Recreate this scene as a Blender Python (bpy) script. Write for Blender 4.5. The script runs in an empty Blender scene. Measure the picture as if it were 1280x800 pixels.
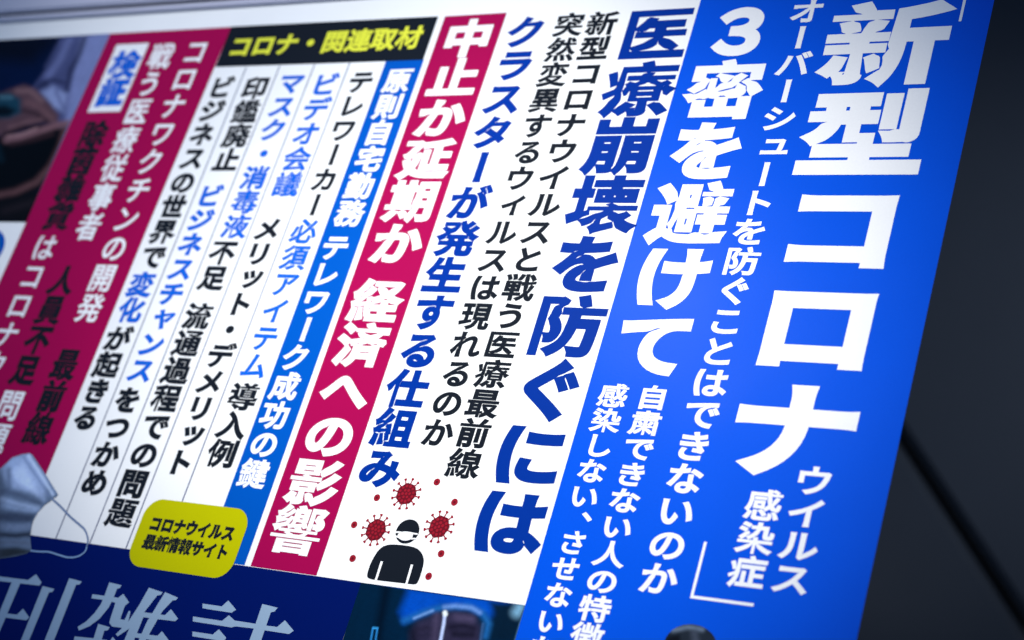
import bpy, math, random
import numpy as np
from mathutils import Matrix, Vector
from mathutils.geometry import delaunay_2d_cdt, tessellate_polygon
random.seed(7)
SC = bpy.context.scene
COL = SC.collection

# ------------------------------------------------------------------ camera
# The poster hangs in the plane Y = 0, its face towards -Y.  Sheet coordinates:
# u to the right, v downward, both in metres; world = (u, depth, -v).
VH = np.array([-3000.0, 232.0]); VV = np.array([2297.0, -4900.0]); CC = np.array([640.0, 400.0])
F = math.sqrt(-float(np.dot(VH - CC, VV - CC)))
U = -np.array([*(VH - CC), F]); U /= np.linalg.norm(U)
V = -np.array([*(VV - CC), F]); V /= np.linalg.norm(V)
N = np.cross(U, V)
DIST = 0.90
C0 = np.array([0, 0, DIST])
def w_of(d): return Vector((float(np.dot(d, U)), float(np.dot(d, N)), -float(np.dot(d, V))))
cam = bpy.data.cameras.new('camera'); cam_o = bpy.data.objects.new('camera', cam); COL.objects.link(cam_o)
r_, d_, f_ = w_of(np.array([1, 0, 0])), w_of(np.array([0, 1, 0])), w_of(np.array([0, 0, 1]))
loc = w_of(-C0)
M = Matrix.Identity(4)
for i in range(3):
    M[i][0] = r_[i]; M[i][1] = -d_[i]; M[i][2] = -f_[i]; M[i][3] = loc[i]
cam_o.matrix_world = M
cam.sensor_width = 36.0; cam.sensor_fit = 'HORIZONTAL'; cam.lens = F / 1280 * 36
cam.clip_start = 0.01; cam.clip_end = 50
cam.dof.use_dof = True; cam.dof.focus_distance = 0.868; cam.dof.aperture_fstop = 6.4
SC.camera = cam_o

# ------------------------------------------------------------------ light
world = bpy.data.worlds.new('World'); SC.world = world; world.use_nodes = True
bg = world.node_tree.nodes['Background']
bg.inputs['Color'].default_value = (0.24, 0.48, 1.0, 1); bg.inputs['Strength'].default_value = 0.29
HW = 0.85                                                   # distance of the wall behind the poster
def atw0(x, y, h=HW):
    d = np.array([x - 640.0, y - 400.0, F]); t = (np.dot(N, C0) + h) / np.dot(N, d); p = d * t - C0
    return Vector((float(np.dot(p, U)), h, -float(np.dot(p, V))))
def lamp(name, kind, pos, target, power, color, **kw):
    l = bpy.data.lights.new(name, kind); l.energy = power; l.color = color
    for k, v in kw.items(): setattr(l, k, v)
    o = bpy.data.objects.new(name, l); COL.objects.link(o); o.location = pos
    o.rotation_euler = (Vector(target) - Vector(pos)).to_track_quat('-Z', 'Y').to_euler()
    return o
lamp('key_spot', 'SPOT', (0.42, -1.15, 0.10), (0.01, 0, -0.018), 92, (1.0, 0.965, 0.90),
     spot_size=math.radians(27), spot_blend=1.0, shadow_soft_size=0.06)  # main light, its narrow cone shaped to darken the poster's corners
lamp('left_fill_spot', 'SPOT', (0.10, -1.20, 0.45), (-0.22, 0, 0.125), 54, (0.95, 0.97, 1.0),
     spot_size=math.radians(28), spot_blend=1.0, shadow_soft_size=0.06)  # added fill that widens the bright pool towards the left
lamp('sheen_lamp', 'AREA', (-0.46, -0.93, 0.50), (0.02, 0, 0.02), 1.25, (0.9, 0.95, 1.0), shape='DISK', size=0.12)  # added lamp at the mirror angle, only for sheen on the blue ink
lamp('wall_fill_spot', 'SPOT', (0.62, 0.12, 0.55), atw0(1120, 430), 42, (0.72, 0.84, 1.0),
     spot_size=math.radians(48), spot_blend=1.0, shadow_soft_size=0.1)  # added unseen spot, brightens the wall beside the poster's right edge
SC.view_settings.view_transform = 'Standard'; SC.view_settings.look = 'None'
SC.view_settings.exposure = 0.0; SC.view_settings.gamma = 1.0
try: SC.cycles.max_bounces = 6
except Exception: pass

# ------------------------------------------------------------------ helpers
def lin(c):
    return tuple(((x / 255) / 12.92 if x / 255 <= .04045 else ((x / 255 + .055) / 1.055) ** 2.4) for x in c)
def at(x, y):                       # photograph measurement -> sheet metres
    d = np.array([x - 640.0, y - 400.0, F]); t = np.dot(N, C0) / np.dot(N, d); p = d * t - C0
    return float(np.dot(p, U)), float(np.dot(p, V))
def px_of(u, v):                    # sheet metres -> photograph measurement (arrays)
    p = C0[None, :] + u[:, None] * U[None, :] + v[:, None] * V[None, :]
    return 640 + F * p[:, 0] / p[:, 2], 400 + F * p[:, 1] / p[:, 2]

def ink(name, rgb, rough=0.34, spec=0.06, fibre=0.04, vcol=False, linear=False):
    m = bpy.data.materials.new(name); m.use_nodes = True
    nt = m.node_tree; nd = nt.nodes; L = nt.links; b = nd['Principled BSDF']
    c = rgb if linear else lin(rgb)
    tc = nd.new('ShaderNodeTexCoord')
    n1 = nd.new('ShaderNodeTexNoise'); n1.inputs['Scale'].default_value = 900; n1.inputs['Detail'].default_value = 4
    n2 = nd.new('ShaderNodeTexNoise'); n2.inputs['Scale'].default_value = 28; n2.inputs['Detail'].default_value = 3
    L.new(tc.outputs['Object'], n1.inputs['Vector']); L.new(tc.outputs['Object'], n2.inputs['Vector'])
    a = nd.new('ShaderNodeMath'); a.operation = 'MULTIPLY_ADD'; a.inputs[1].default_value = fibre * 2; a.inputs[2].default_value = 1 - fibre
    L.new(n1.outputs['Fac'], a.inputs[0])
    a2 = nd.new('ShaderNodeMath'); a2.operation = 'MULTIPLY_ADD'; a2.inputs[1].default_value = fibre * 1.6; a2.inputs[2].default_value = 1 - fibre * .8
    L.new(n2.outputs['Fac'], a2.inputs[0])
    mm = nd.new('ShaderNodeMath'); mm.operation = 'MULTIPLY'; L.new(a.outputs[0], mm.inputs[0]); L.new(a2.outputs[0], mm.inputs[1])
    mx = nd.new('ShaderNodeVectorMath'); mx.operation = 'SCALE'
    if vcol:
        at_ = nd.new('ShaderNodeAttribute'); at_.attribute_name = 'print'; L.new(at_.outputs['Color'], mx.inputs[0])
    else: mx.inputs[0].default_value = c
    L.new(mm.outputs[0], mx.inputs['Scale']); L.new(mx.outputs[0], b.inputs['Base Color'])
    b.inputs['Roughness'].default_value = rough; b.inputs['Specular IOR Level'].default_value = spec
    bp = nd.new('ShaderNodeBump'); bp.inputs['Strength'].default_value = 0.12; bp.inputs['Distance'].default_value = 0.0002
    L.new(n1.outputs['Fac'], bp.inputs['Height'])
    n3 = nd.new('ShaderNodeTexNoise'); n3.inputs['Scale'].default_value = 8; n3.inputs['Detail'].default_value = 2   # slow ripples of the hanging sheet
    b3 = nd.new('ShaderNodeBump'); b3.inputs['Strength'].default_value = 0.8; b3.inputs['Distance'].default_value = 0.0016
    L.new(tc.outputs['Object'], n3.inputs['Vector']); L.new(n3.outputs['Fac'], b3.inputs['Height'])
    L.new(b3.outputs[0], bp.inputs['Normal']); L.new(bp.outputs[0], b.inputs['Normal'])
    return m
PAPER = ink('paper', (.80, .81, .81), linear=True)
WHITE = ink('white_ink', (.80, .81, .82), linear=True)
BLUE = ink('blue_ink', (.0, .072, .60), linear=True, spec=.11, rough=.27, fibre=.055)
NAVY = ink('navy_ink', (.0, .006, .095), linear=True)
DEEP = ink('deep_blue_ink', (.0, .026, .25), linear=True)
MIDB = ink('mid_blue_ink', (.0, .075, .40), linear=True)
SKYB = ink('bright_blue_ink', (.004, .10, .55), linear=True)
CRIM = ink('crimson_ink', (.31, .002, .062), linear=True)
BLACK = ink('black_ink', (.007, .010, .016), linear=True)
YELL = ink('yellow_ink', (.43, .43, .0), linear=True)
LEMON = ink('lemon_ink', (.66, .68, .05), linear=True)
LINEC = ink('rule_ink', (.035, .055, .15), linear=True)
BLOOD = ink('blood_red_ink', (.27, .010, .022), linear=True)
MAROON = ink('maroon_ink', (.12, .006, .014), linear=True)
PHOTO = ink('photo_ink', (0, 0, 0), vcol=True)

STEP = 0.00012
def add_obj(name, verts, faces, mat, parent=None, label=None):
    me = bpy.data.meshes.new(name); me.from_pydata(verts, [], faces); me.materials.append(mat); me.update()
    o = bpy.data.objects.new(name, me); COL.objects.link(o)
    if parent: o.parent = parent
    if label: o['label'] = label
    return o
def W(u, v, k): return (u, -k * STEP, -v)
def poly(name, pts, k, mat, parent, label=None):            # a printed area: outline in sheet metres
    tri = tessellate_polygon([[Vector((p[0], p[1], 0)) for p in pts]])
    fs = []
    for a, b, c in tri:
        (x1, y1), (x2, y2), (x3, y3) = pts[a], pts[b], pts[c]
        s = (x2 - x1) * (y3 - y1) - (x3 - x1) * (y2 - y1)
        fs.append((a, b, c) if s < 0 else (a, c, b))
        if s < 0: fs[-1] = (a, b, c)
    # face the reader (-Y)
    out = []
    for a, b, c in fs:
        A, B, Cc = (Vector(W(*pts[i], k)) for i in (a, b, c))
        out.append((a, b, c) if (B - A).cross(Cc - A).y < 0 else (a, c, b))
    return add_obj(name, [W(p[0], p[1], k) for p in pts], out, mat, parent, label)
def rect(name, u0, v0, u1, v1, k, mat, parent, label=None):
    return poly(name, [(u0, v0), (u1, v0), (u1, v1), (u0, v1)], k, mat, parent, label)
def mm(*a): return tuple(x / 1000 for x in a)

# ---- glyphs: outlines from Blender's built-in type, made bolder by offsetting the outline
_cache = {}
_src = {}
def source(ch):
    if ch in _src: return _src[ch]
    c = bpy.data.curves.new('t', 'FONT'); c.body = ch; c.resolution_u = 3; c.fill_mode = 'FRONT'
    o = bpy.data.objects.new('t', c); COL.objects.link(o)
    n = len(o.to_mesh().vertices); o.to_mesh_clear()
    c.resolution_u = 9; bpy.context.view_layer.update(); m = o.to_mesh()
    ec = set()
    for p in m.polygons:
        vs = list(p.vertices)
        if p.normal.z < 0: vs.reverse()
        for a, b in zip(vs, vs[1:] + vs[:1]): ec.add((a, b))
    nxt = {a: b for a, b in ec if (b, a) not in ec}
    co = [(v.co.x, v.co.y) for v in m.vertices]
    loops = []
    while nxt:
        a = next(iter(nxt)); lp = []
        while a in nxt: lp.append(co[a]); a = nxt.pop(a)
        cl = []
        for p in lp:
            if not cl or math.dist(p, cl[-1]) > 1e-3: cl.append(p)
        if len(cl) > 2 and math.dist(cl[0], cl[-1]) < 2e-3: cl.pop()
        if len(cl) > 2: loops.append(cl)
    if ch in 'けにはほ':                              # plain left stroke without the hooked end
        lp = min(loops, key=lambda l: max(p[0] for p in l)); loops.remove(lp)
        x0 = min(p[0] for p in lp); y0 = min(p[1] for p in lp); y1 = max(p[1] for p in lp); hh = y1 - y0; wd = .088
        ct = [(x0 + wd / 2 + .075 * (2 * t - .95) ** 2 * (1 if t < .47 else .85), y1 - hh * t) for t in [i / 14 for i in range(15)]]
        loops.append([(x - wd / 2, y) for x, y in ct] + [(x + wd / 2, y) for x, y in reversed(ct)])
    o.to_mesh_clear(); bpy.data.objects.remove(o); bpy.data.curves.remove(c)
    _src[ch] = (loops, n); return _src[ch]
GAP = .022
SMALL = 'ァィゥェォャュョッ'
def glyph(ch, w, vertical=True):
    key = (ch, round(w, 4), vertical)
    if key in _cache: return _cache[key]
    loops, n = source(ch)
    # every straight or curved edge moves outward in parallel, less where another stroke faces it closely
    SA = np.array([p for lp in loops for p in lp]); SB = np.array([p for lp in loops for p in lp[1:] + lp[:1]])
    D = SB - SA; Ln = np.hypot(D[:, 0], D[:, 1]); NN = np.stack([D[:, 1] / Ln, -D[:, 0] / Ln], 1)
    w = w * 1.08; we = np.full(len(SA), w)
    for t in (.08, .3, .5, .7, .92):
        Q = SA + D * t
        den = NN[:, 0][:, None] * D[None, :, 1] - NN[:, 1][:, None] * D[None, :, 0]
        dx = SA[None, :, 0] - Q[:, 0][:, None]; dy = SA[None, :, 1] - Q[:, 1][:, None]
        with np.errstate(divide='ignore', invalid='ignore'):
            tr = (dx * D[None, :, 1] - dy * D[None, :, 0]) / den
            sr = (dx * NN[:, 1][:, None] - dy * NN[:, 0][:, None]) / den
        hit = (np.abs(den) > 1e-9) & (tr > 1e-4) & (sr >= 0) & (sr <= 1)
        g = np.where(hit, tr, 9).min(1)
        we = np.minimum(we, np.maximum((g - (GAP if n > 90 else .016)) / 2, min(w, .004)))
    allp, edges = [], []; base = 0
    for lp in loops:
        m = len(lp); out = []
        for i in range(m):
            e0 = base + (i - 1) % m; e1 = base + i; p = lp[i]
            n1, n2, w1, w2 = NN[e0], NN[e1], we[e0], we[e1]
            det = n1[0] * n2[1] - n1[1] * n2[0]; den = 1 + float(n1 @ n2)
            if den > 1.93:
                wa = (w1 + w2) / 2; out.append((p[0] + wa * (n1[0] + n2[0]) / den, p[1] + wa * (n1[1] + n2[1]) / den))
            elif den > .42:
                out.append((p[0] + (w1 * n2[1] - w2 * n1[1]) / det, p[1] + (n1[0] * w2 - n2[0] * w1) / det))
            else:
                out.append((p[0] + w1 * n1[0], p[1] + w1 * n1[1])); out.append((p[0] + w2 * n2[0], p[1] + w2 * n2[1]))
        base += m
        s = len(allp); allp += [(float(x), float(y)) for x, y in out]; k = len(out)
        edges += [(s + i, s + (i + 1) % k) for i in range(k)]
    vo, eo, fo, *_ = delaunay_2d_cdt([Vector(p) for p in allp], edges, [], 0, 1e-5)
    P = np.array([(v.x, v.y) for v in vo]); T = np.array([tuple(f) for f in fo])
    cen = P[T].mean(axis=1); A = np.array(allp); E = np.array(edges)
    a = A[E[:, 0]]; b = A[E[:, 1]]
    ay = a[None, :, 1]; by = b[None, :, 1]; cy = cen[:, None, 1]; cx = cen[:, None, 0]
    side = (b[None, :, 0] - a[None, :, 0]) * (cy - ay) - (cx - a[None, :, 0]) * (by - ay)
    wn = ((ay <= cy) & (by > cy) & (side > 0)).sum(1) - ((ay > cy) & (by <= cy) & (side < 0)).sum(1)
    T = T[wn > 0]
    used = np.unique(T); remap = -np.ones(len(P), int); remap[used] = np.arange(len(used))
    P = P[used] - np.array([.5, .382]); T = remap[T]
    P[:, 1] *= -1                                   # v runs downward
    if vertical:
        if ch == 'ー': P = np.stack([-P[:, 1] * 1.0, P[:, 0]], 1)
        elif ch == '、': P = P + np.array([.58, -.55])
        elif ch in SMALL: P = P + np.array([.09, -.10])
    _cache[key] = (P, T); return P, T

def text_mesh(name, placed, k, mat, parent, label):
    vs, fs = [], []
    for P, T in placed:
        s = len(vs); vs += [W(float(p[0]), float(p[1]), k) for p in P]
        for a, b, c in T:
            A, B, Cc = Vector(vs[s + a]), Vector(vs[s + b]), Vector(vs[s + c])
            fs.append((s + a, s + b, s + c) if (B - A).cross(Cc - A).y < 0 else (s + a, s + c, s + b))
    return add_obj(name, vs, fs, mat, parent, label)
def column(txt, cx, em, vt, vb, w, mat, parent, fit=None, k=2, hk=.97, label=None, name='lettering'):
    """vertical line: centre cx, character width em, ink from vt to vb (mm) for characters fit[0]..fit[1]"""
    i0, i1 = fit or (0, len(txt) - 1)
    G = [glyph(c, w) if c != '　' else None for c in txt]
    ta = G[i0][0][:, 1].min(); tb = G[i1][0][:, 1].max()
    # vt = c0 + ta*h ; vb = c0 + (i1-i0)*p + tb*h ; h = p*hk
    p = (vb - vt) / ((i1 - i0) + (tb - ta) * hk); h = p * hk; c0 = vt - ta * h - i0 * p
    pl = []
    for i, g in enumerate(G):
        if g is None: continue
        pl.append((np.stack([(cx + g[0][:, 0] * em) / 1000, (c0 + i * p + g[0][:, 1] * h) / 1000], 1), g[1]))
    return text_mesh(name, pl, k, mat, parent, label)
def row(txt, ul, ur, vt, vb, w, mat, parent, ref, k=2, label=None, slant=0.0):
    G = [glyph(c, w, False) for c in txt]
    la = G[0][0][:, 0].min(); rb = G[-1][0][:, 0].max(); n = len(txt) - 1
    p = (ur - ul) / (n + (rb - la) * .97); e = p * .97; c0 = ul - la * e
    g = G[txt.index(ref)][0]; h = (vb - vt) / (g[:, 1].max() - g[:, 1].min()); cy = vt - g[:, 1].min() * h
    pl = [(np.stack([(c0 + i * p + q[0][:, 0] * e) / 1000, (cy + q[0][:, 1] * h + slant * (c0 + i * p + q[0][:, 0] * e - ul)) / 1000], 1), q[1]) for i, q in enumerate(G)]
    return text_mesh('lettering', pl, k, mat, parent, label)

# ---- printed photographs: soft-edged colour areas held in a colour attribute
def inside(px, py, pts):
    r = np.zeros(len(px), bool); m = len(pts)
    for i in range(m):
        x1, y1 = pts[i]; x2, y2 = pts[(i + 1) % m]
        c = (y1 > py) != (y2 > py)
        r ^= c & (px < (x2 - x1) * (py - y1) / ((y2 - y1) or 1e-9) + x1)
    return r
def seg_d(px, py, pts, closed=True):
    d = np.full(len(px), 1e9); m = len(pts)
    for i in range(m if closed else m - 1):
        x1, y1 = pts[i]; x2, y2 = pts[(i + 1) % m]
        dx, dy = x2 - x1, y2 - y1; t = np.clip(((px - x1) * dx + (py - y1) * dy) / (dx * dx + dy * dy + 1e-9), 0, 1)
        d = np.minimum(d, np.hypot(px - x1 - t * dx, py - y1 - t * dy))
    return d
def picture(name, outline_mm, k, base, layers, gain, parent, label, step=0.0007):
    """outline in sheet metres, layers: ('area', pts, rgb, soft) or ('band', pts, rgb, half width, soft)"""
    o = np.array(outline_mm); u0, v0 = o.min(0); u1, v1 = o.max(0)
    gu, gv = np.meshgrid(np.arange(u0 + step / 2, u1, step), np.arange(v0 + step / 2, v1, step))
    gu = gu.ravel(); gv = gv.ravel(); ok = inside(gu, gv, outline_mm) & (seg_d(gu, gv, outline_mm) > step * .4)
    pts = [Vector(p) for p in outline_mm] + [Vector((float(a), float(b))) for a, b in zip(gu[ok], gv[ok])]
    n = len(outline_mm)
    vo, eo, fo, *_ = delaunay_2d_cdt(pts, [(i, (i + 1) % n) for i in range(n)], [], 1, 1e-7)
    P = np.array([(v.x, v.y) for v in vo])
    px, py = px_of(P[:, 0], P[:, 1])
    col = np.tile(np.array(lin(base)), (len(P), 1))
    for ly in layers:
        if ly[0] == 'area':
            _, q, c, s = ly; sd = seg_d(px, py, q); sd = np.where(inside(px, py, q), -sd, sd)
        else:
            _, q, c, hw, s = ly; sd = seg_d(px, py, q, False) - hw
        a = np.clip(.5 - sd / (2 * s), 0, 1); a = (a * a * (3 - 2 * a))[:, None]
        col = col * (1 - a) + np.array(lin(c))[None, :] * a
    rs = np.random.RandomState(5); mot = np.zeros(len(P))
    for q in range(26):
        f_ = 40 * 1.35 ** (q % 13); a_ = rs.rand() * 6.28
        mot += np.sin((P[:, 0] * math.cos(a_) + P[:, 1] * math.sin(a_)) * f_ * 6.28 * .25 + rs.rand() * 6.28) / 26
    mot = mot * .28 + rs.randn(len(P)) * .04
    col = np.clip(col * np.array([1.04, 1.0, .84]) * gain * (1 + mot)[:, None], 0, .9)
    fs = []
    for f in fo:
        A, B, Cc = (Vector(W(*P[i], k)) for i in f[:3])
        fs.append(tuple(f) if (B - A).cross(Cc - A).y < 0 else tuple(reversed(f)))
    ob = add_obj(name, [W(float(p[0]), float(p[1]), k) for p in P], fs, PHOTO, parent, label)
    ca = ob.data.color_attributes.new('print', 'FLOAT_COLOR', 'POINT')
    ca.data.foreach_set('color', np.concatenate([col, np.ones((len(P), 1))], 1).astype(np.float32).ravel())
    return ob

# ------------------------------------------------------------------ the wall behind
def box(name, x0, x1, y0, y1, z0, z1, mat, parent=None, bev=0.0):
    import bmesh
    bm = bmesh.new(); bmesh.ops.create_cube(bm, size=1)
    for v in bm.verts: v.co = ((x0 + x1) / 2 + v.co.x * (x1 - x0), (y0 + y1) / 2 + v.co.y * (y1 - y0), (z0 + z1) / 2 + v.co.z * (z1 - z0))
    if bev: bmesh.ops.bevel(bm, geom=bm.edges[:], offset=bev, segments=3, affect='EDGES')
    me = bpy.data.meshes.new(name); bm.to_mesh(me); bm.free(); me.materials.append(mat)
    o = bpy.data.objects.new(name, me); COL.objects.link(o)
    if parent: o.parent = parent
    return o
WALLM = ink('shaded_panel', (.021, .023, .028), linear=True, rough=.6, spec=.12, fibre=.05)  # panels in shadow: the shade is put into this dark base colour
GROOVE = ink('dark_joint', (.016, .017, .019), linear=True, rough=.7, spec=.1)
HW = 0.85                                                   # distance of the wall behind the poster
def atw(x, y, h=HW):
    d = np.array([x - 640.0, y - 400.0, F]); t = (np.dot(N, C0) + h) / np.dot(N, d); p = d * t - C0
    return Vector((float(np.dot(p, U)), h, -float(np.dot(p, V))))
ga, gb = atw(1144, 574), atw(1280, 780)
gd = (gb - ga).normalized(); gn = Vector((gd.z, 0, -gd.x))   # along and across the joint, in the wall
if gn.z < 0: gn = -gn                                        # gn points up to the upper panel
def slab(name, lo, hi, y0, y1, mat, parent):                 # strip of wall parallel to the joint, lo..hi across
    import bmesh
    mid = (ga + gb) / 2; bm = bmesh.new(); vs = []
    for y in (y0, y1):
        for a, b in ((-1.6, lo), (1.6, lo), (1.6, hi), (-1.6, hi)):
            p = mid + gd * a + gn * b; vs.append(bm.verts.new((p.x, y, p.z)))
    for f in ((0, 1, 2, 3), (7, 6, 5, 4), (0, 4, 5, 1), (1, 5, 6, 2), (2, 6, 7, 3), (3, 7, 4, 0)): bm.faces.new([vs[i] for i in f])
    bmesh.ops.recalc_face_normals(bm, faces=bm.faces[:])
    if parent is not None and mat is WALLM: bmesh.ops.bevel(bm, geom=bm.edges[:], offset=0.006, segments=3, affect='EDGES')
    me = bpy.data.meshes.new(name); bm.to_mesh(me); bm.free(); me.materials.append(mat)
    o = bpy.data.objects.new(name, me); COL.objects.link(o); o.parent = parent; return o
wall = bpy.data.objects.new('wall', None); COL.objects.link(wall); wall['kind'] = 'structure'
slab('panel', 0.0048, 1.5, HW, HW + .03, WALLM, wall)
slab('panel', -1.5, -0.0048, HW, HW + .03, WALLM, wall)
slab('joint', -0.06, 0.06, HW + .032, HW + .05, GROOVE, wall)

# ------------------------------------------------------------------ the rail that grips the sheet
RAILM = ink('satin_aluminium', (.50, .50, .60), linear=True, rough=.38, spec=.5, fibre=.03)
rail = bpy.data.objects.new('poster_rail', None); COL.objects.link(rail); rail.location = (0, 0, 0.21)
rail['label'] = 'grey satin metal rail gripping the top edge of the poster, at the upper left'; rail['category'] = 'rail'
def rail_bar(name, v0, v1, y0, y1, bev, mat):
    o = box(name, -.66, .235, y0, y1, -v1 / 1000 - .21, -v0 / 1000 - .21, mat, rail, bev); return o
rail_bar('clamp_lip', -210.3, -206.2, -.0032, -.0008, .0008, RAILM)
rail_bar('groove', -212.6, -210.1, -.0016, -.0009, 0, GROOVE)
rail_bar('rail_body', -262, -212.4, -.0046, -.0009, .0012, RAILM)
rail_bar('back_plate', -262, -206.2, .0008, .006, .0008, RAILM)

# ------------------------------------------------------------------ the poster
poster = bpy.data.objects.new('hanging_poster', None); COL.objects.link(poster)
poster['label'] = 'glossy Japanese magazine poster with vertical headlines on white, blue and crimson panels'
poster['category'] = 'poster'
sheet = box('paper', -.66, .2098, 0, .0003, -.262, .222, PAPER, poster)

# blue panel at the right
bp = rect('blue_panel', .0537, -.222, .2100, .262, 1, BLUE, poster)
WT = dict(mat=WHITE, parent=bp, k=2)
column('新型コロナ', 160.9, 62, -131.3, 70.6, 0.044, fit=(1, 4), hk=.95, label='very large white heading reading 新型コロナ', **WT)
column('オーバーシュートを防ぐことはできないのか', 115.6, 18.6, -186.5, 129.8, 0.030, label='white line reading オーバーシュートを防ぐことはできないのか', **WT)
column('３密を避けて', 81.5, 40.5, -184.3, 25.5, 0.050, label='large white heading reading ３密を避けて', **WT)
column('自粛できない人の特徴', 88.8, 16.2, 30.5, 146.3, 0.029, fit=(0, 8), label='white line reading 自粛できない人の特徴', **WT)
column('感染しない、', 68.0, 15.6, 30.9, 100.5, 0.029, fit=(0, 5), label='white line reading 感染しない、', **WT)
column('させないた', 68.9, 14.6, 105.5, 154.1, 0.029, fit=(0, 3), label='white line continuing させない', **WT)
column('ウイルス', 176.2, 18.2, 64.0, 122.1, 0.028, label='small white characters reading ウイルス', **WT)
column('感染症', 155.9, 17.2, 76.5, 122.4, 0.028, label='small white characters reading 感染症', **WT)
def hook(name, pts, wd, k=2, mat=WHITE, parent=bp):           # L-shaped corner mark
    (x0, y0), (x1, y1), (x2, y2) = pts; h = wd / 2; sx = 1 if x2 > x1 else -1; sy = 1 if y0 > y1 else -1
    poly(name, [mm(x0 - sx * h, y0), mm(x1 - sx * h, y1 - sy * h), mm(x2, y2 - sy * h), mm(x2, y2 + sy * h), mm(x1 + sx * h, y1 + sy * h), mm(x0 + sx * h, y0)], k, mat, parent)
hook('bracket_mark', [(133.3, 103.6), (133.3, 129.0), (162.3, 129.0)], 1.35)
hook('bracket_mark', [(195.6, -168.9), (195.6, -196.5), (166, -196.5)], 1.35)

# head of the person printed at the foot of the blue panel
hd = [(863 + 33.5 * math.cos(math.radians(a)) * (1 if a < 0 else .97), 809 + (28.5 if a < 0 else 36) * math.sin(math.radians(a))) for a in range(-180, 180, 8)]
picture('printed_head', [at(*p) for p in hd], 2, (24, 32, 46),
        [('band', [(842, 788), (860, 784), (878, 787)], (96, 112, 142), 1.5, 5), ('area', [(834, 796), (850, 793), (852, 812), (832, 812)], (8, 12, 22), 4),
         ('band', [(868, 792), (872, 810)], (50, 58, 78), 4, 5)], 1.3, bp, 'dark haired head printed at the foot of the blue panel', .0006)

# headline block on white
WB = dict(parent=poster, k=1)
column('医療崩壊を防ぐには', 32.6, 39.5, -186.0, 120.6, 0.046, DEEP, label='large deep blue heading reading 医療崩壊を防ぐには', **WB)
column('新型コロナウイルスと戦う医療最前線', -1.6, 18.6, -187.1, 85.9, 0.036, BLACK, label='black line reading 新型コロナウイルスと戦う医療最前線', **WB)
column('突然変異するウィルスは現れるのか', -22.0, 18.0, -187.5, 70.6, 0.036, BLACK, label='black line reading 突然変異するウィルスは現れるのか', **WB)
column('クラスターが発生する仕組み', -48.6, 24.2, -186.5, 95.1, 0.048, DEEP, label='deep blue heading reading クラスターが発生する仕組み', **WB)

banner = rect('crimson_banner', -.1066, -.1900, -.0652, .1433, 1, CRIM, poster)
column('中止か延期か', -85.4, 32, -186.9, -30.0, 0.044, WHITE, banner, label='large white characters reading 中止か延期か')
column('経済への影響', -85.8, 31, -20.7, 134.5, 0.046, WHITE, banner, label='large white characters reading 経済への影響')

head = poly('header_strip', [mm(-265.3, -191.8), mm(-111.2, -190.2), mm(-111.0, -160.4), mm(-265.0, -162.0)], 2, BLACK, poster)
row('コロナ・関連取材', -257.5, -117.5, -183.6, -168.3, 0.040, LEMON, head, '関', k=3, label='yellow characters reading コロナ・関連取材')

strip = rect('blue_strip', -.1370, -.1606, -.1105, .1433, 1, MIDB, poster)
column('原則自宅勤務', -123.6, 18.6, -154.5, -51.8, 0.034, WHITE, strip, label='white characters reading 原則自宅勤務')
column('テレワーク成功の鍵', -125.2, 18.2, -45.3, 103.1, 0.034, WHITE, strip, label='white characters reading テレワーク成功の鍵')
SM = dict(parent=poster, k=1)
column('テレワーカー', -149.6, 17.6, -153.6, -74.5, 0.040, BLACK, fit=(0, 4), label='black characters reading テレワーカー', **SM)
column('必須アイテム', -150.4, 17.8, -56.7, 41.6, 0.034, SKYB, label='blue characters reading 必須アイテム', **SM)
column('導入例', -150.4, 19.4, 44.4, 94.0, 0.044, BLACK, label='black characters reading 導入例', **SM)
column('ビデオ会議', -174.9, 19.0, -154.2, -70.6, 0.036, SKYB, label='blue characters reading ビデオ会議', **SM)
column('メリット・デメリット', -176.6, 18.4, -56.5, 100.0, 0.046, BLACK, label='black characters reading メリット・デメリット', **SM)
column('マスク・消毒液', -200.6, 18.8, -153.5, -42.9, 0.038, SKYB, label='blue characters reading マスク・消毒液', **SM)
column('不足', -202.8, 18.4, -41.0, -9.3, 0.048, BLACK, label='black characters reading 不足', **SM)
column('流通過程での問題', -203.0, 19.0, -1.9, 133.3, 0.046, BLACK, label='black characters reading 流通過程での問題', **SM)
column('印鑑廃止', -226.6, 18.8, -153.6, -88.0, 0.044, BLACK, label='black characters reading 印鑑廃止', **SM)
column('ビジネスチャンス', -228.7, 18.4, -78.8, 49.0, 0.044, SKYB, label='blue characters reading ビジネスチャンス', **SM)
column('をつかめ', -229.8, 18.4, 52.4, 117.2, 0.050, BLACK, label='black characters reading をつかめ', **SM)
column('ビジネスの世界で', -253.6, 18.4, -155.0, -22.5, 0.046, BLACK, label='black characters reading ビジネスの世界で', **SM)
column('変化', -254.0, 18.2, -20.3, 13.0, 0.050, SKYB, label='blue characters reading 変化', **SM)
column('が起きる', -255.0, 18.6, 14.8, 80.2, 0.050, BLACK, label='black characters reading が起きる', **SM)
for a, b in ((-240.2, -241.9), (-214.4, -216.8), (-188.3, -190.8), (-162.6, -165.4)):
    wd = .36
    poly('column_rule', [mm(a - wd, -160.8), mm(a + wd, -160.8), mm(b + wd, 143.4), mm(b - wd, 143.4)], 1, LINEC, poster)

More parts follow.
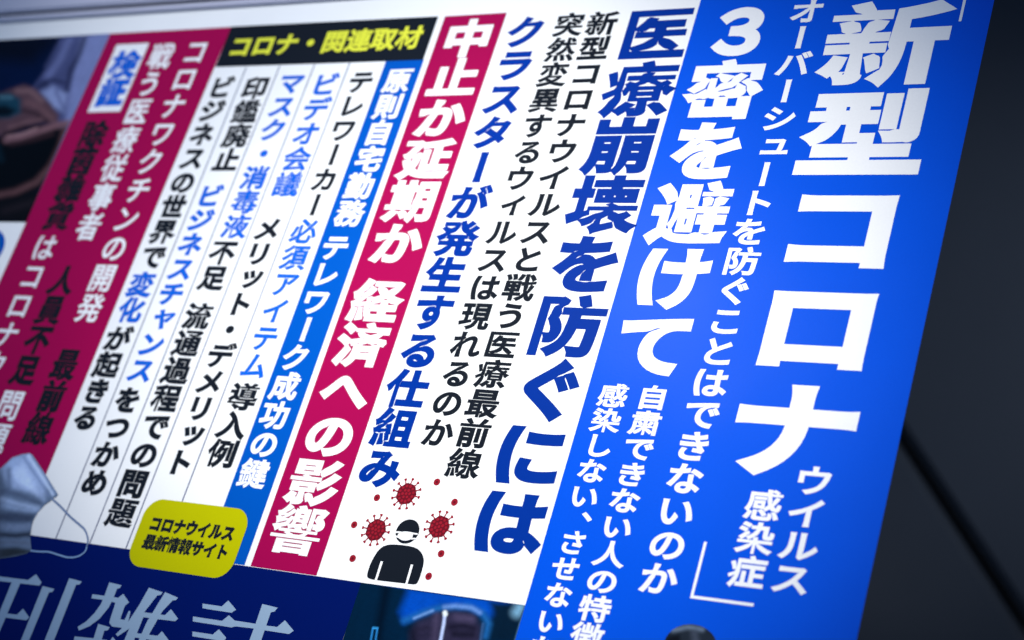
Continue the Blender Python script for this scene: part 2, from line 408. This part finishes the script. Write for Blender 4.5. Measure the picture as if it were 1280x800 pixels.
mag = poly('crimson_panel', [mm(-367.0, -192.1), mm(-265.2, -191.7), mm(-267.0, -57), mm(-267.9, 143.4), mm(-370.5, 143.4), mm(-369.2, -10)], 1, CRIM, poster)
MG = dict(parent=mag, k=2)
column('コロナワクチンの開発', -286.2, 19.2, -180.6, 14.2, 0.020, WHITE, label='white characters reading コロナワクチンの開発', **MG)
column('最前線', -287.2, 18.8, 32.0, 92.0, 0.052, BLACK, label='black characters reading 最前線', **MG)
column('戦う医療従事者', -313.9, 19.2, -181.8, -39.8, 0.024, WHITE, label='white characters reading 戦う医療従事者', **MG)
column('人員不足', -316.8, 19.4, -22.3, 57.0, 0.052, BLACK, label='black characters reading 人員不足', **MG)
column('問題', -317.2, 19.4, 60.6, 79.0, .018, WHITE, fit=(0, 0), hk=.97, label='white characters reading 問題', **MG)
ttl = rect('white_box', -.3568, -.1828, -.3289, -.1315, 2, WHITE, mag)
column('検証', -342.4, 22.0, -177.6, -135.3, 0.065, SKYB, mag, k=3, label='bright blue characters reading 検証')
column('除菌雑貨', -343.2, 20.6, -125.7, -46.0, 0.060, BLACK, label='black characters reading 除菌雑貨', **MG)
column('はコロナウイ', -343.5, 19.2, -42.2, 13.0, .014, WHITE, fit=(0, 2), label='white characters reading はコロナ', **MG)

# the cut-off blue heading at the left edge
column('の', -399.5, 44, -47, -15, .075, MIDB, poster, k=1, label='edge of a large blue character')

# navy masthead along the foot
navy = poly('navy_panel', [mm(-660, 143.6), mm(-38.0, 143.6), mm(-37.2, 262), mm(-660, 262)], 2, NAVY, poster)
TITLE = ink('title_ink', (.26, .37, .50), linear=True, rough=.35, spec=.1)
def mincho(strokes, ox):
    vs, fs = [], []
    for i, s in enumerate(strokes):
        pts = [at(ox + x * .15625, 690 + y * .15625) for x, y in s]
        tri = tessellate_polygon([[Vector((p[0], p[1], 0)) for p in pts]]); b0 = len(vs)
        vs += [W(p[0], p[1], 3 + .06 * i) for p in pts]
        for a, b, c in tri:
            A, B, Cc = Vector(vs[b0 + a]), Vector(vs[b0 + b]), Vector(vs[b0 + c])
            fs.append((b0 + a, b0 + b, b0 + c) if (B - A).cross(Cc - A).y < 0 else (b0 + a, b0 + c, b0 + b))
    return vs, fs
kan = [[(-260, 165), (-40, 192), (228, 226), (292, 180), (336, 246), (318, 270), (160, 252), (-260, 205)],
       [(100, 238), (167, 248), (0, 640), (-50, 760), (-115, 760)],
       [(-200, 470), (70, 495), (140, 503), (188, 455), (237, 525), (215, 548), (60, 528), (-210, 500)],
       [(345, 275), (438, 298), (422, 322), (395, 325), (215, 760), (150, 760)],
       [(558, 212), (658, 238), (640, 262), (612, 264), (415, 760), (340, 760)]]
zatsu = [[(878, 245), (975, 268), (962, 290), (940, 296), (905, 385), (870, 450), (800, 535), (720, 595), (635, 630), (625, 600), (690, 560), (760, 490), (810, 420), (838, 355)],
         [(742, 340), (835, 352), (950, 368), (990, 337), (1036, 405), (1005, 430), (890, 398), (822, 384), (735, 372)],
         [(945, 380), (1020, 410), (1000, 440), (965, 540), (1000, 545), (1035, 470), (1047, 480), (1030, 560), (1060, 590), (1000, 612), (900, 598), (878, 570), (885, 540), (930, 400)],
         [(790, 577), (882, 603), (865, 628), (838, 632), (800, 760), (730, 760)],
         [(600, 677), (750, 692), (860, 706), (852, 735), (740, 722), (595, 706)],
         [(880, 720), (905, 680), (950, 735), (930, 760), (870, 760)],
         [(1195, 288), (1305, 325), (1290, 345), (1262, 350), (1160, 480), (1030, 620), (945, 677), (930, 660), (1030, 560), (1115, 430)],
         [(1100, 470), (1165, 490), (1055, 760), (975, 760)],
         [(1120, 480), (1280, 500), (1322, 508), (1372, 460), (1428, 535), (1405, 556), (1270, 540), (1125, 520)],
         [(1325, 323), (1427, 368), (1410, 388), (1385, 390), (1300, 480), (1180, 690), (1145, 760), (1090, 760), (1180, 560)],
         [(1090, 650), (1230, 668), (1265, 672), (1300, 635), (1352, 706), (1330, 726), (1080, 685)]]
shi = [[(343, 415), (497, 437), (550, 390), (612, 463), (575, 488), (343, 452)],
       [(268, 518), (500, 553), (555, 508), (600, 550), (775, 577), (765, 615), (605, 597), (575, 605), (265, 557)],
       [(263, 638), (425, 662), (475, 620), (535, 690), (510, 716), (262, 676)],
       [(822, 418), (945, 448), (920, 478), (890, 485), (795, 760), (700, 760), (770, 570)],
       [(850, 590), (940, 602), (1003, 548), (1073, 632), (1035, 658), (835, 628)]]
for st, ox, ch in ((kan, 0, '刊'), (zatsu, 0, '雑'), (shi, 200, '誌')):
    v_, f_s = mincho(st, ox)
    add_obj('title_character', v_, f_s, TITLE, navy, 'pale blue brush-style character ' + ch)

# yellow rounded badge
def rr(u0, v0, u1, v1, r, n=10):
    out = []
    for cx, cy, a0 in ((u1 - r, v0 + r, -90), (u1 - r, v1 - r, 0), (u0 + r, v1 - r, 90), (u0 + r, v0 + r, 180)):
        for i in range(n + 1):
            a = math.radians(a0 + 90 * i / n); out.append(mm(cx + r * math.cos(a), cy + r * math.sin(a)))
    return out
badge = poly('yellow_badge', rr(-187.6, 114.4, -117.2, 152.1, 10.5), 3, YELL, poster)
row('コロナウイルス', -180.0, -123.4, 124.9, 131.9, 0.062, BLACK, badge, 'ロ', k=4, label='black characters reading コロナウイルス')
row('最新情報サイト', -180.6, -123.6, 134.2, 142.6, 0.062, BLACK, badge, '最', k=4, label='black characters reading 最新情報サイト')

# masked figure and viruses
def zp(x, y): return at(440 + x * .1874, 590 + y * .1874)
def circle(cx, cy, r, n=28, a0=0, a1=360, ry=None):
    return [(cx + r * math.cos(math.radians(a0 + (a1 - a0) * i / n)), cy + (ry or r) * math.sin(math.radians(a0 + (a1 - a0) * i / n))) for i in range(n)]
def smooth(pts, it=2):
    for _ in range(it):
        q = []
        for i in range(len(pts)):
            a, b = pts[i], pts[(i + 1) % len(pts)]
            q += [(a[0] * .75 + b[0] * .25, a[1] * .75 + b[1] * .25), (a[0] * .25 + b[0] * .75, a[1] * .25 + b[1] * .75)]
        pts = q
    return pts
cxh, cyh = zp(371, 397)
fig = poly('person_symbol', smooth([zp(*p) for p in [(98, 690), (120, 620), (150, 560), (190, 505), (240, 484), (300, 484), (370, 492), (430, 505), (468, 540), (483, 590), (470, 650), (445, 730), (425, 752), (390, 748), (160, 722), (110, 712)]], 2), 1, BLACK, poster)
poly('head', circle(cxh, cyh, .0066, 36, ry=.0062), 1, BLACK, fig)
poly('mask', smooth([zp(*p) for p in [(318, 404), (350, 396), (400, 402), (411, 412), (404, 440), (385, 456), (345, 460), (318, 448), (300, 428)]], 2), 2, PAPER, fig)
for a, b in (((290, 402), (330, 404)), ((400, 410), (440, 416)), ((292, 430), (315, 437)), ((392, 446), (430, 446))):
    pa, pb = zp(*a), zp(*b); poly('mask_strap', [(pa[0], pa[1] - .0004), (pb[0], pb[1] - .0004), (pb[0], pb[1] + .0004), (pa[0], pa[1] + .0004)], 3, PAPER, fig)
poly('arm_gap', [zp(*p) for p in [(193, 595), (209, 598), (168, 724), (153, 722)]], 2, PAPER, fig)
poly('arm_gap', [zp(*p) for p in [(394, 618), (410, 620), (371, 752), (356, 750)]], 2, PAPER, fig)
for vx, vy, ph in ((363, 146, 8), (160, 387, 3), (582, 366, 14)):
    cu, cv = zp(vx, vy); r = .0056
    body = poly('virus_symbol', [(cu + r * (1 + .05 * math.cos(i * 1.7)) * math.cos(2 * math.pi * i / 26), cv + r * (1 + .05 * math.cos(i * 1.7)) * math.sin(2 * math.pi * i / 26)) for i in range(26)], 1, MAROON, poster)
    vs, fs = [], []
    for i in range(12):
        a = math.radians(ph + 30 * i); c, s = math.cos(a), math.sin(a)
        def q(rr_, t): return (cu + (r * rr_) * c - t * s, cv + (r * rr_) * s + t * c)
        b0 = len(vs)
        pts = [q(.92, -.0004), q(.92, .0004), q(1.24, .00022), q(1.42, .00085), q(1.50, .0006), q(1.50, -.0006), q(1.42, -.00085), q(1.24, -.00022)]
        vs += [W(p[0], p[1], 2) for p in pts]; fs += [tuple(reversed(range(b0, b0 + 8)))]
    me = add_obj('spikes', vs, fs, BLOOD, body)
    vs, fs = [], []
    for ring, cnt in ((0, 1), (.36, 6), (.72, 12)):
        for i in range(cnt):
            a = 2 * math.pi * (i + .3) / cnt + ph; px_, py_ = cu + r * ring * math.cos(a), cv + r * ring * math.sin(a)
            b0 = len(vs); rad = r * random.uniform(.13, .17); n = 6
            vs += [W(px_ + rad * math.cos(2 * math.pi * j / n), py_ + rad * math.sin(2 * math.pi * j / n), 2.5) for j in range(n)]; fs.append(tuple(reversed(range(b0, b0 + n))))
    add_obj('spots', vs, fs, BLOOD, body)
for dx, dy in ((167, 172), (567, 67), (684, 202), (15, 352), (5, 577), (595, 545), (512, 696)):
    cu, cv = zp(dx, dy); d = poly('red_dot', circle(cu, cv, .00185, 18), 1, BLOOD, poster)
    poly('dot_centre', circle(cu, cv, .0007, 10), 2, MAROON, d)

# printed photograph of hands, upper left
hands = [mm(-560, -192.4), mm(-366.9, -192.2), mm(-368.6, -51.6), mm(-560, -50.5)]
picture('printed_photo', hands, 2, (0, 14, 52), [
    ('area', [(-60, 40), (90, 40), (40, 80), (-60, 70)], (2, 6, 26), 14),
    ('area', [(80, 38), (150, 36), (96, 165), (84, 170), (66, 148), (40, 112), (60, 84)], (62, 70, 118), 4),
    ('area', [(104, 36), (150, 36), (96, 165), (80, 168), (86, 120), (96, 76)], (104, 116, 172), 5),
    ('band', [(108, 40), (100, 66), (88, 90), (84, 112)], (28, 32, 66), 2.5, 5),
    ('band', [(88, 48), (76, 74), (60, 96)], (92, 102, 156), 3, 6),
    ('band', [(72, 60), (58, 84)], (52, 60, 104), 2, 4),
    ('band', [(50, 104), (66, 100), (80, 104)], (34, 40, 78), 2, 4),
    ('band', [(46, 110), (58, 106)], (18, 24, 56), 2, 4),
    ('area', [(52, 116), (66, 108), (84, 118), (80, 140), (66, 134)], (120, 134, 188), 5),
    ('band', [(70, 114), (80, 136)], (74, 84, 134), 1.5, 4),
    ('area', [(-40, 170), (-40, 262), (20, 256), (60, 230), (84, 190), (90, 160), (60, 158), (20, 170)], (2, 4, 9), 4),
    ('area', [(-10, 122), (12, 112), (30, 106), (46, 112), (62, 128), (74, 144), (72, 156), (54, 152), (36, 158), (10, 168), (-10, 172)], (74, 54, 68), 3.5),
    ('band', [(22, 114), (38, 114), (52, 126)], (112, 86, 98), 2, 5),
    ('band', [(34, 128), (50, 134), (64, 148)], (96, 70, 82), 3, 5),
    ('band', [(28, 138), (44, 142), (60, 152)], (40, 26, 36), 1.6, 4),
    ('band', [(12, 160), (34, 152), (52, 150)], (98, 72, 84), 1.6, 4),
    ('band', [(6, 168), (30, 160), (54, 158)], (20, 12, 18), 2, 4),
    ('area', [(-30, 124), (12, 116), (26, 124), (26, 142), (12, 148), (-30, 150)], (18, 54, 78), 4),
    ('band', [(2, 122), (14, 122)], (70, 110, 136), 1.5, 4),
    ('area', [(-20, 134), (8, 132), (20, 138), (12, 146), (-20, 146)], (3, 12, 24), 4),
    ('band', [(-10, 168), (-2, 184), (2, 200)], (6, 28, 44), 2, 6),
    ('band', [(8, 175), (26, 172), (46, 165), (70, 157), (100, 152)], (104, 76, 90), 4, 4),
    ('band', [(10, 171), (28, 168), (46, 161)], (136, 106, 118), 1.2, 3),
    ('band', [(14, 181), (40, 176), (66, 168)], (44, 28, 36), 1.6, 4),
    ('band', [(82, 162), (76, 184), (64, 208), (46, 228), (20, 240), (-20, 248)], (78, 54, 62), 3.5, 5),
    ('area', [(88, 158), (106, 150), (84, 210), (66, 236), (62, 226), (78, 194)], (56, 40, 52), 6),
    ('area', [(-60, 256), (20, 248), (60, 230), (60, 285), (-60, 285)], (9, 9, 15), 6),
    ('band', [(6, 264), (40, 254)], (26, 22, 30), 3, 7),
], 1.15, poster, 'printed photo of hands and a pale sleeve on dark blue', .0011)

# printed photograph of a face behind a shield, foot
shield = [mm(-38.0, 143.6), mm(53.7, 143.2), mm(53.7, 220), mm(-37.2, 220)]
picture('printed_photo', shield, 2, (0, 27, 56), [
    ('band', [(484, 730), (470, 810)], (0, 12, 32), 5, 8),
    ('area', [(512, 735), (640, 752), (612, 772), (585, 760), (552, 758), (505, 778), (500, 765)], (0, 66, 180), 8),
    ('area', [(612, 752), (660, 756), (640, 800), (612, 800), (618, 770)], (2, 24, 48), 7),
    ('band', [(506, 776), (530, 766), (552, 760), (585, 758), (603, 766), (611, 780), (607, 796)], (24, 92, 170), 3, 6),
    ('area', [(512, 830), (514, 792), (522, 778), (545, 768), (566, 764), (590, 768), (601, 784), (600, 830)], (40, 38, 68), 7),
    ('band', [(516, 790), (520, 812)], (12, 14, 34), 4, 9),
    ('band', [(518, 773), (530, 768), (541, 763.5)], (104, 146, 218), 1.1, 2.6),
    ('band', [(556, 759), (570, 757.5), (590, 760), (600, 766)], (100, 140, 220), 1.6, 4),
    ('band', [(520, 787), (532, 785), (543, 787)], (28, 26, 50), 1.6, 6),
    ('band', [(564, 784), (580, 782), (592, 786)], (14, 14, 34), 3, 7),
    ('band', [(524, 794), (542, 794)], (30, 28, 54), 2, 6),
    ('band', [(568, 793), (590, 794)], (12, 12, 30), 3, 7),
    ('band', [(546, 770), (543, 800)], (64, 58, 92), 2, 7),
    ('band', [(572, 772), (590, 774)], (66, 60, 96), 3, 7),
    ('band', [(556.5, 767), (555, 780), (550, 806)], (176, 196, 255), 1.8, 1.6),
    ('band', [(556.5, 766), (557, 768)], (220, 235, 255), 2.6, 2),
    ('band', [(604, 780), (601, 800)], (50, 90, 150), .8, 2.5),
    ('band', [(650, 760), (646, 766)], (110, 160, 205), 5, 8),
    ('band', [(466.5, 785), (472, 785.6)], (50, 150, 230), 1, 1),
    ('band', [(466.5, 785), (463, 806)], (40, 130, 215), .9, 1),
    ('band', [(472, 785.6), (469, 806)], (40, 130, 215), .9, 1),
], 1.05, poster, 'printed photo of a face behind a clear shield', .0006)

# printed surgical mask with its ear loop, lower left
def zm(x, y): return (x * .2, 550 + y * .2)
mo = [(-420, 330), (-200, 230), (0, 185), (40, 150), (80, 112), (140, 92), (190, 84), (210, 100), (290, 220), (366, 342), (352, 358), (330, 366), (318, 382), (280, 408), (240, 452), (212, 500), (200, 540), (192, 600), (196, 650), (202, 690), (170, 712), (100, 730), (0, 745), (-200, 770), (-420, 780)]
L_ = lambda *a: [zm(*p) for p in a]
msk = picture('printed_mask', [at(*zm(*p)) for p in mo], 4, (72, 88, 118), [
    ('area', L_((0, 190), (80, 112), (190, 84), (300, 260), (280, 380), (200, 330), (60, 300)), (116, 134, 176), 5),
    ('area', L_((70, 200), (150, 150), (210, 260), (240, 340), (110, 270)), (140, 158, 200), 5),
    ('band', L_((60, 190), (60, 300), (0, 360)), (66, 80, 110), 2.5, 5),
    ('band', L_((150, 110), (240, 240), (310, 350)), (84, 100, 140), 1.0, 2),
    ('band', L_((182, 100), (270, 235), (335, 345)), (150, 168, 208), 1.2, 2),
    ('band', L_((205, 110), (290, 235), (350, 335)), (92, 108, 146), .9, 1.6),
    ('band', L_((20, 320), (140, 350), (250, 400)), (58, 70, 98), 2.2, 4),
    ('band', L_((20, 410), (140, 440), (230, 450)), (104, 122, 160), 3, 5),
    ('band', L_((10, 370), (110, 400), (240, 430)), (124, 142, 182), 2, 5),
    ('area', L_((-60, 460), (80, 450), (225, 465), (205, 520), (80, 520), (-60, 500)), (44, 54, 78), 5),
    ('band', L_((0, 540), (100, 550), (200, 540)), (84, 98, 130), 3, 5),
    ('band', L_((-40, 590), (100, 600), (196, 590)), (26, 32, 48), 3, 4),
    ('band', L_((0, 645), (100, 640), (190, 650)), (66, 78, 104), 3, 4),
    ('area', L_((-60, 680), (100, 670), (210, 690), (180, 715), (0, 750), (-60, 750)), (30, 36, 46), 4),
    ('band', L_((10, 200), (-10, 500), (-20, 760)), (40, 48, 66), 2, 12),
], 1.9, poster, 'pleated surgical mask printed in grey blue', .0008)
def strand(name, pts, wd, k, mat, parent):
    P = [Vector(p) for p in pts]; Q = []
    for i in range(len(P) - 1):
        p0, p1, p2, p3 = P[max(i - 1, 0)], P[i], P[i + 1], P[min(i + 2, len(P) - 1)]
        for j in range(6):
            t = j / 6; Q.append(.5 * ((2 * p1) + (p2 - p0) * t + (2 * p0 - 5 * p1 + 4 * p2 - p3) * t * t + (3 * p1 - p0 - 3 * p2 + p3) * t ** 3))
    Q.append(P[-1]); vs, fs = [], []
    for i, q in enumerate(Q):
        d = (Q[min(i + 1, len(Q) - 1)] - Q[max(i - 1, 0)]).normalized(); n = Vector((-d.y, d.x)) * wd / 2
        vs += [W(q.x + n.x, q.y + n.y, k), W(q.x - n.x, q.y - n.y, k)]
        if i: b = 2 * i; fs.append((b - 2, b - 1, b + 1, b))
    o = add_obj(name, vs, fs, mat, parent)
    o.data.flip_normals() if o.data.polygons[0].normal.y > 0 else None
    return o
LOOP = ink('ear_loop_ink', (.16, .22, .36), linear=True)
LOOP2 = ink('ear_loop_pale_ink', (.20, .32, .52), linear=True)
strand('ear_loop', [at(*zm(*p)) for p in [(325, 365), (380, 415), (440, 478), (500, 530), (535, 565), (553, 620), (548, 665)]], .0011, 5, LOOP, msk)
strand('ear_loop', [at(*zm(*p)) for p in [(548, 660), (535, 700), (490, 730), (430, 736), (370, 720), (310, 702), (250, 700), (195, 694)]], .0009, 5, LOOP2, msk)
